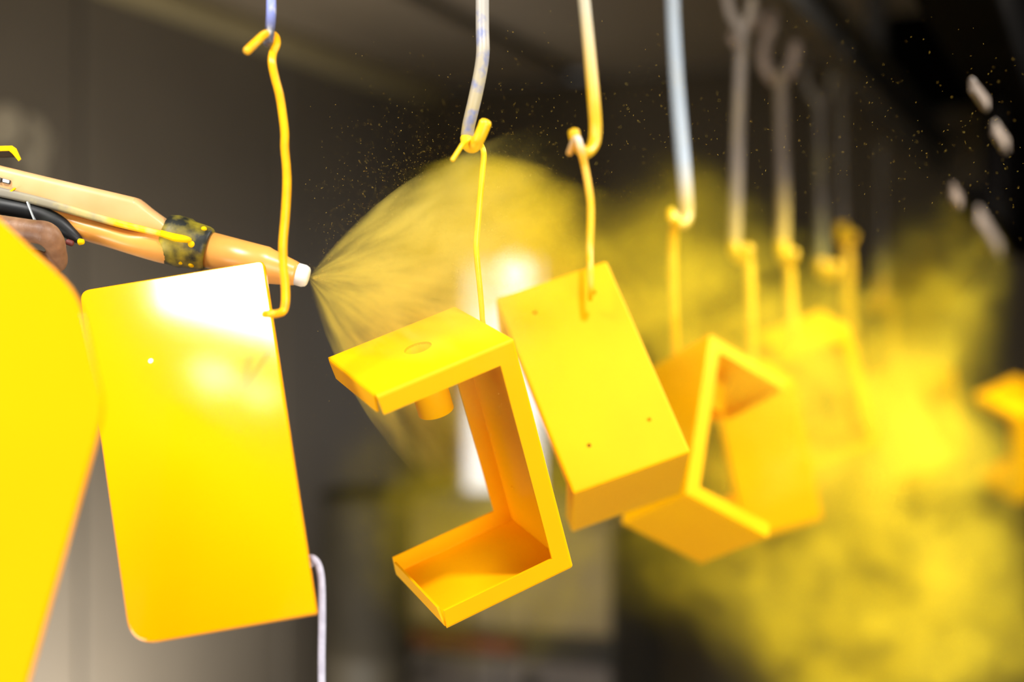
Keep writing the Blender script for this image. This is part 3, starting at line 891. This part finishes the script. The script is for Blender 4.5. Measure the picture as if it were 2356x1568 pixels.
# ------------------------------------------------------------------ the worker's hand and arm
def arm():
    V, Fc = [], []
    def seg(path, sg=16, flat=1.0):
        q = spline(path, 6)
        tube_data([at(a, b, c) for a, b, c, r in q], [r for a, b, c, r in q], sg, flat, True, V, Fc)
    # fingers: knuckle, first joint, second joint, tip
    seg([(-60, 516, 1.096, .0104), (20, 526, 1.088, .0097), (76, 532, 1.083, .0090), (106, 538, 1.082, .0096), (123, 556, 1.086, .0086), (131, 578, 1.093, .0074), (136, 598, 1.099, .0068), (136, 613, 1.103, .0052)])
    seg([(-60, 588, 1.100, .0108), (10, 592, 1.096, .0100), (60, 600, 1.093, .0094), (92, 606, 1.093, .0098), (110, 630, 1.099, .0086), (116, 652, 1.108, .0078), (104, 676, 1.120, .0070), (84, 686, 1.130, .0058)])
    seg([(-70, 640, 1.098, .0112), (0, 648, 1.092, .0106), (50, 655, 1.090, .0100), (74, 668, 1.100, .0096), (76, 692, 1.120, .0088), (50, 702, 1.142, .0072)])
    seg([(-82, 700, 1.102, .0100), (-20, 708, 1.096, .0094), (24, 716, 1.096, .0090), (42, 728, 1.106, .0086), (38, 746, 1.125, .0078), (14, 750, 1.140, .0064)])
    # thumb over the far side
    seg([(-200, 600, 1.135, .016), (-150, 530, 1.155, .0145), (-95, 505, 1.165, .0115), (-40, 505, 1.168, .0108), (10, 515, 1.166, .0092), (32, 522, 1.162, .0070)])
    # back of the hand
    for a, b in (((-60, 510), (-230, 600)), ((-60, 577), (-235, 620)), ((-70, 642), (-240, 640)), ((-80, 700), (-240, 655))):
        seg([(a[0], a[1], 1.105, .0125), ((a[0] + b[0]) / 2, (a[1] + b[1]) / 2, 1.112, .0150), (b[0], b[1], 1.125, .0170)])
    seg([(-190, 560, 1.13, .018), (-205, 640, 1.125, .020)])
    # wrist and forearm
    seg([(-215, 615, 1.125, .0245), (-300, 650, 1.135, .0265), (-430, 705, 1.16, .033), (-600, 780, 1.20, .041), (-760, 850, 1.24, .043), (-860, 880, 1.27, .042)], 24)
    # upper arm to the shoulder
    seg([(-850, 890, 1.27, .042), (-930, 700, 1.36, .046), (-980, 480, 1.44, .052), (-1010, 300, 1.50, .060)], 24)
    tmp = link('person_mesh', mesh('person_mesh', V, Fc), None)
    m = tmp.modifiers.new('r', 'REMESH')
    m.mode, m.voxel_size, m.use_smooth_shade = 'VOXEL', 0.0014, True
    s = tmp.modifiers.new('s', 'SMOOTH')
    s.factor, s.iterations = 0.5, 2
    bpy.context.view_layer.update()
    me = baked(tmp)
    drop(tmp)
    me.name = 'person'
    return me
pm = arm()
pm.materials.clear()
pm.materials.append(M['skin'])
person = link('person', pm, None, None, smooth=True)
tag(person, 'brown hand of a worker gripping the spray gun, finger curled by the guard', 'person')
q = spline([(-330, 662, 1.14, .036), (-430, 705, 1.16, .043), (-600, 780, 1.20, .051), (-760, 850, 1.24, .054), (-860, 880, 1.27, .055), (-930, 720, 1.35, .057), (-980, 500, 1.43, .064), (-1020, 260, 1.51, .075)], 5)
sl = link('sleeve', mesh('sleeve', *tube_data([at(a, b, c) for a, b, c, r in q], [r for a, b, c, r in q], 28, round_ends=False)), M['sleeve'], person, smooth=True)

# ------------------------------------------------------------------ powder in the air
def ico(c, r, sub=3):
    b = bmesh.new()
    bmesh.ops.create_icosphere(b, subdivisions=sub, radius=1.0)
    vs = [Vector((c[0] + v.co.x * r[0], c[1] + v.co.y * r[1], c[2] + v.co.z * r[2])) for v in b.verts]
    fs = [tuple(v.index for v in f.verts) for f in b.faces]
    b.free()
    return vs, fs

def hull(name, blobs, voxel):
    V, Fc = [], []
    for c, r, a, e in blobs:
        vs, fs = ico(c, r)
        k = len(V)
        V += vs
        Fc += [tuple(i + k for i in f) for f in fs]
    tmp = link('hull', mesh('hull', V, Fc), None)
    m = tmp.modifiers.new('r', 'REMESH')
    m.mode, m.voxel_size = 'VOXEL', voxel
    bpy.context.view_layer.update()
    me = baked(tmp)
    drop(tmp)
    me.name = name
    return me

def blob(px, py, Y, rx, ry, rd, amp, edge=0.35):
    return (at(px, py, Y), (rx * Y / FPX, rd, ry * Y / FPX), amp, edge)

DUST = (1.0, 0.80, 0.05)
def cloud_mat(name, blobs, scale=11.0, lo=0.44, hi=0.64, floor=0.07, step=1.0, aniso=0.15):
    t = NT(name)
    t.t.nodes.remove(t.p)
    pos = t.coords('Object')
    # domain warped fractal noise: billows
    wn = t.n('ShaderNodeTexNoise')
    wn.inputs['Scale'].default_value = 5.0
    wn.inputs['Detail'].default_value = 2
    t.l(pos, wn.inputs['Vector'])
    sc = t.n('ShaderNodeVectorMath', operation='MULTIPLY_ADD')
    t.l(wn.outputs['Color'], sc.inputs[0])
    sc.inputs[1].default_value = (0.16, 0.16, 0.16)
    t.l(pos, sc.inputs[2])
    wp = sc.outputs[0]
    tot = None
    for c, r, a, e in blobs:
        k = t.n('ShaderNodeVectorMath', operation='MULTIPLY_ADD')
        t.l(wp, k.inputs[0])
        k.inputs[1].default_value = tuple(1 / v for v in r)
        k.inputs[2].default_value = tuple(-(cc + 0.08) / v for cc, v in zip(c, r))
        ln = t.n('ShaderNodeVectorMath', operation='LENGTH')
        t.l(k.outputs[0], ln.inputs[0])
        mr = t.n('ShaderNodeMapRange', interpolation_type='SMOOTHSTEP')
        mr.inputs[1].default_value, mr.inputs[2].default_value = 1.0, e
        mr.inputs[3].default_value, mr.inputs[4].default_value = 0.0, a
        t.l(ln.outputs['Value'], mr.inputs[0])
        tot = mr.outputs[0] if tot is None else t.math('ADD', tot, mr.outputs[0])
    nz = t.n('ShaderNodeTexNoise')
    nz.inputs['Scale'].default_value = scale
    nz.inputs['Detail'].default_value = 5
    nz.inputs['Roughness'].default_value = 0.6
    t.l(wp, nz.inputs['Vector'])
    mr = t.n('ShaderNodeMapRange', interpolation_type='SMOOTHSTEP')
    mr.inputs[1].default_value, mr.inputs[2].default_value = lo, hi
    mr.inputs[3].default_value, mr.inputs[4].default_value = floor, 1.0
    t.l(nz.outputs[0], mr.inputs[0])
    den = t.math('MULTIPLY', tot, mr.outputs[0])
    finish_volume(t, den, aniso, step)
    return t.m

def finish_volume(t, den, aniso, step, col=None):
    pv = t.n('ShaderNodeVolumePrincipled')
    pv.inputs['Color'].default_value = (*(col or DUST), 1)
    pv.inputs['Anisotropy'].default_value = aniso
    t.l(den, pv.inputs['Density'])
    t.l(pv.outputs[0], t.out.inputs['Volume'])
    t.m.cycles.volume_step_rate = step

BLOBS = [
    blob(1110, 560, 1.30, 310, 215, .13, 15.0, .3),
    blob(1190, 545, 1.34, 200, 150, .09, 16.0, .5),
    blob(1330, 640, 1.45, 340, 220, .20, 12.0, .25),
    blob(1530, 540, 1.70, 260, 210, .25, 4.0, .2),
    blob(1690, 760, 1.68, 330, 270, .30, 8.0, .2),
    blob(1740, 950, 1.50, 300, 290, .11, 12.0, .2),
    blob(1900, 960, 2.10, 360, 380, .35, 9.0, .2),
    blob(2060, 1080, 2.35, 270, 460, .40, 10.0, .2),
    blob(2150, 700, 2.50, 150, 260, .30, 8.0, .2),
    blob(2020, 1450, 2.20, 430, 400, .40, 9.0, .2),
    blob(1700, 1250, 2.00, 330, 300, .30, 5.5, .2),
    blob(1150, 1150, 1.95, 420, 420, .40, 3.0, .1),
    blob(2270, 1330, 2.95, 200, 420, .22, 5.0, .2),
]
cm = hull('powder_cloud', BLOBS, 0.035)
cm.materials.clear()
cm.materials.append(cloud_mat('airborne_powder', BLOBS))
cl = link('powder_cloud', cm)
tag(cl, 'billowing cloud of yellow powder drifting around the hanging brackets', 'powder cloud')
cl['kind'] = 'stuff'

# the fan leaving the nozzle
NZ = at(708, 637, GY)
SA = Vector((0.955, 0.18, -0.20)).normalized()
def spray():
    u = UP - SA * UP.dot(SA)
    u.normalize()
    v = SA.cross(u)
    prof = [(0.0, 0.006)]
    for i in range(1, 11):
        r = 0.025 * i
        a = math.radians(66 - 2.2 * i)
        prof.append((r * math.cos(a), r * math.sin(a)))
    r = 0.25
    for k in range(1, 6):
        a = math.radians(44 * (1 - k / 5.2))
        prof.append((r * math.cos(a), r * math.sin(a)))
    me = lathe_mesh('powder_spray', prof, (0, 0, 0), (0, 0, 1), 28)
    rot = Matrix((v, u, SA)).transposed()
    t = NT('sprayed_powder')
    t.t.nodes.remove(t.p)
    pos = t.coords('Object')
    ln = t.n('ShaderNodeVectorMath', operation='LENGTH')
    t.l(pos, ln.inputs[0])
    r = ln.outputs['Value']
    nm = t.n('ShaderNodeVectorMath', operation='NORMALIZE')
    t.l(pos, nm.inputs[0])
    sx = t.n('ShaderNodeSeparateXYZ')
    t.l(nm.outputs[0], sx.inputs[0])
    ca = sx.outputs[2]
    # streaks: noise over direction with a slow drift outwards
    dv = t.n('ShaderNodeVectorMath', operation='MULTIPLY_ADD')
    t.l(pos, dv.inputs[0])
    dv.inputs[1].default_value = (3.5, 3.5, 3.5)
    t.l(nm.outputs[0], dv.inputs[2])
    nz = t.n('ShaderNodeTexNoise')
    nz.inputs['Scale'].default_value = 4.6
    nz.inputs['Detail'].default_value = 4
    t.l(dv.outputs[0], nz.inputs['Vector'])
    streak = t.n('ShaderNodeMapRange', interpolation_type='SMOOTHSTEP')
    streak.inputs[1].default_value, streak.inputs[2].default_value = 0.43, 0.62
    streak.inputs[3].default_value, streak.inputs[4].default_value = 0.07, 1.0
    t.l(nz.outputs[0], streak.inputs[0])
    near = t.n('ShaderNodeMapRange')                 # thick at the nozzle, thinning outwards
    near.inputs[1].default_value, near.inputs[2].default_value = 0.0, 0.22
    near.inputs[3].default_value, near.inputs[4].default_value = 1.0, 0.16
    t.l(r, near.inputs[0])
    n2 = t.math('POWER', near.outputs[0], 2.2)
    edge = t.n('ShaderNodeMapRange', interpolation_type='SMOOTHSTEP')
    edge.inputs[1].default_value, edge.inputs[2].default_value = 0.40, 0.66
    t.l(ca, edge.inputs[0])
    far = t.n('ShaderNodeMapRange', interpolation_type='SMOOTHSTEP')
    far.inputs[1].default_value, far.inputs[2].default_value = 0.25, 0.13
    t.l(r, far.inputs[0])
    den = t.math('MULTIPLY', t.math('MULTIPLY', streak.outputs[0], n2), t.math('MULTIPLY', edge.outputs[0], far.outputs[0]))
    den = t.math('MULTIPLY', den, 52.0)
    finish_volume(t, den, 0.15, 0.8, (1.0, 0.85, 0.20))
    o = link('powder_spray', me, t.m)
    m = rot.to_4x4()
    m.translation = NZ
    o.matrix_world = m
    tag(o, 'streaked fan of yellow powder shooting from the white nozzle', 'powder spray')
    o['kind'] = 'stuff'
spray()

# single grains that can be seen against the dark
def grains():
    V, Fc = [], []
    rnd = random.Random(3)
    def grain(p, d, l, w):
        d = d.normalized()
        a = d.orthogonal().normalized() * w
        b = d.cross(a).normalized() * w
        k = len(V)
        V.extend((p - d * l, p + a, p - a * .5 + b * .87, p - a * .5 - b * .87, p + d * l))
        for i in range(3):
            j = (i + 1) % 3
            Fc.append((k, k + 1 + j, k + 1 + i))
            Fc.append((k + 4, k + 1 + i, k + 1 + j))
    for i in range(650):                              # larger drifting flakes
        px, py = rnd.uniform(1150, 2356), rnd.triangular(0, 620, 330)
        Y = rnd.uniform(.98, 1.22)
        grain(at(px, py, Y), Vector((rnd.uniform(-.4, 1), rnd.uniform(-.5, .5), rnd.uniform(-.2, 1))), rnd.uniform(.0003, .0010), rnd.uniform(.00006, .00013))
    for i in range(11000):                            # fine grains round the fan
        a = math.radians(rnd.gauss(5, 30))
        r = abs(rnd.gauss(300, 170))
        px, py = 720 + r * math.cos(a), 640 - r * math.sin(a) * 0.9
        Y = rnd.gauss(1.15, .07)
        if px < 700 or Y < .95:
            continue
        grain(at(px, py, Y), Vector((rnd.uniform(-1, 1), rnd.uniform(-1, 1), rnd.uniform(-1, 1))), rnd.uniform(.00018, .0005), rnd.uniform(.00008, .00016))
    me = mesh('powder_grains', V, Fc)
    o = link('powder_grains', me, mat_noise('grain_yellow', (0.75, 0.52, 0.08), (0.70, 0.42, 0.04), 200, rough=0.7))
    tag(o, 'scattered single grains of yellow powder drifting in the dark air', 'powder grains')
    o['kind'] = 'stuff'
grains()
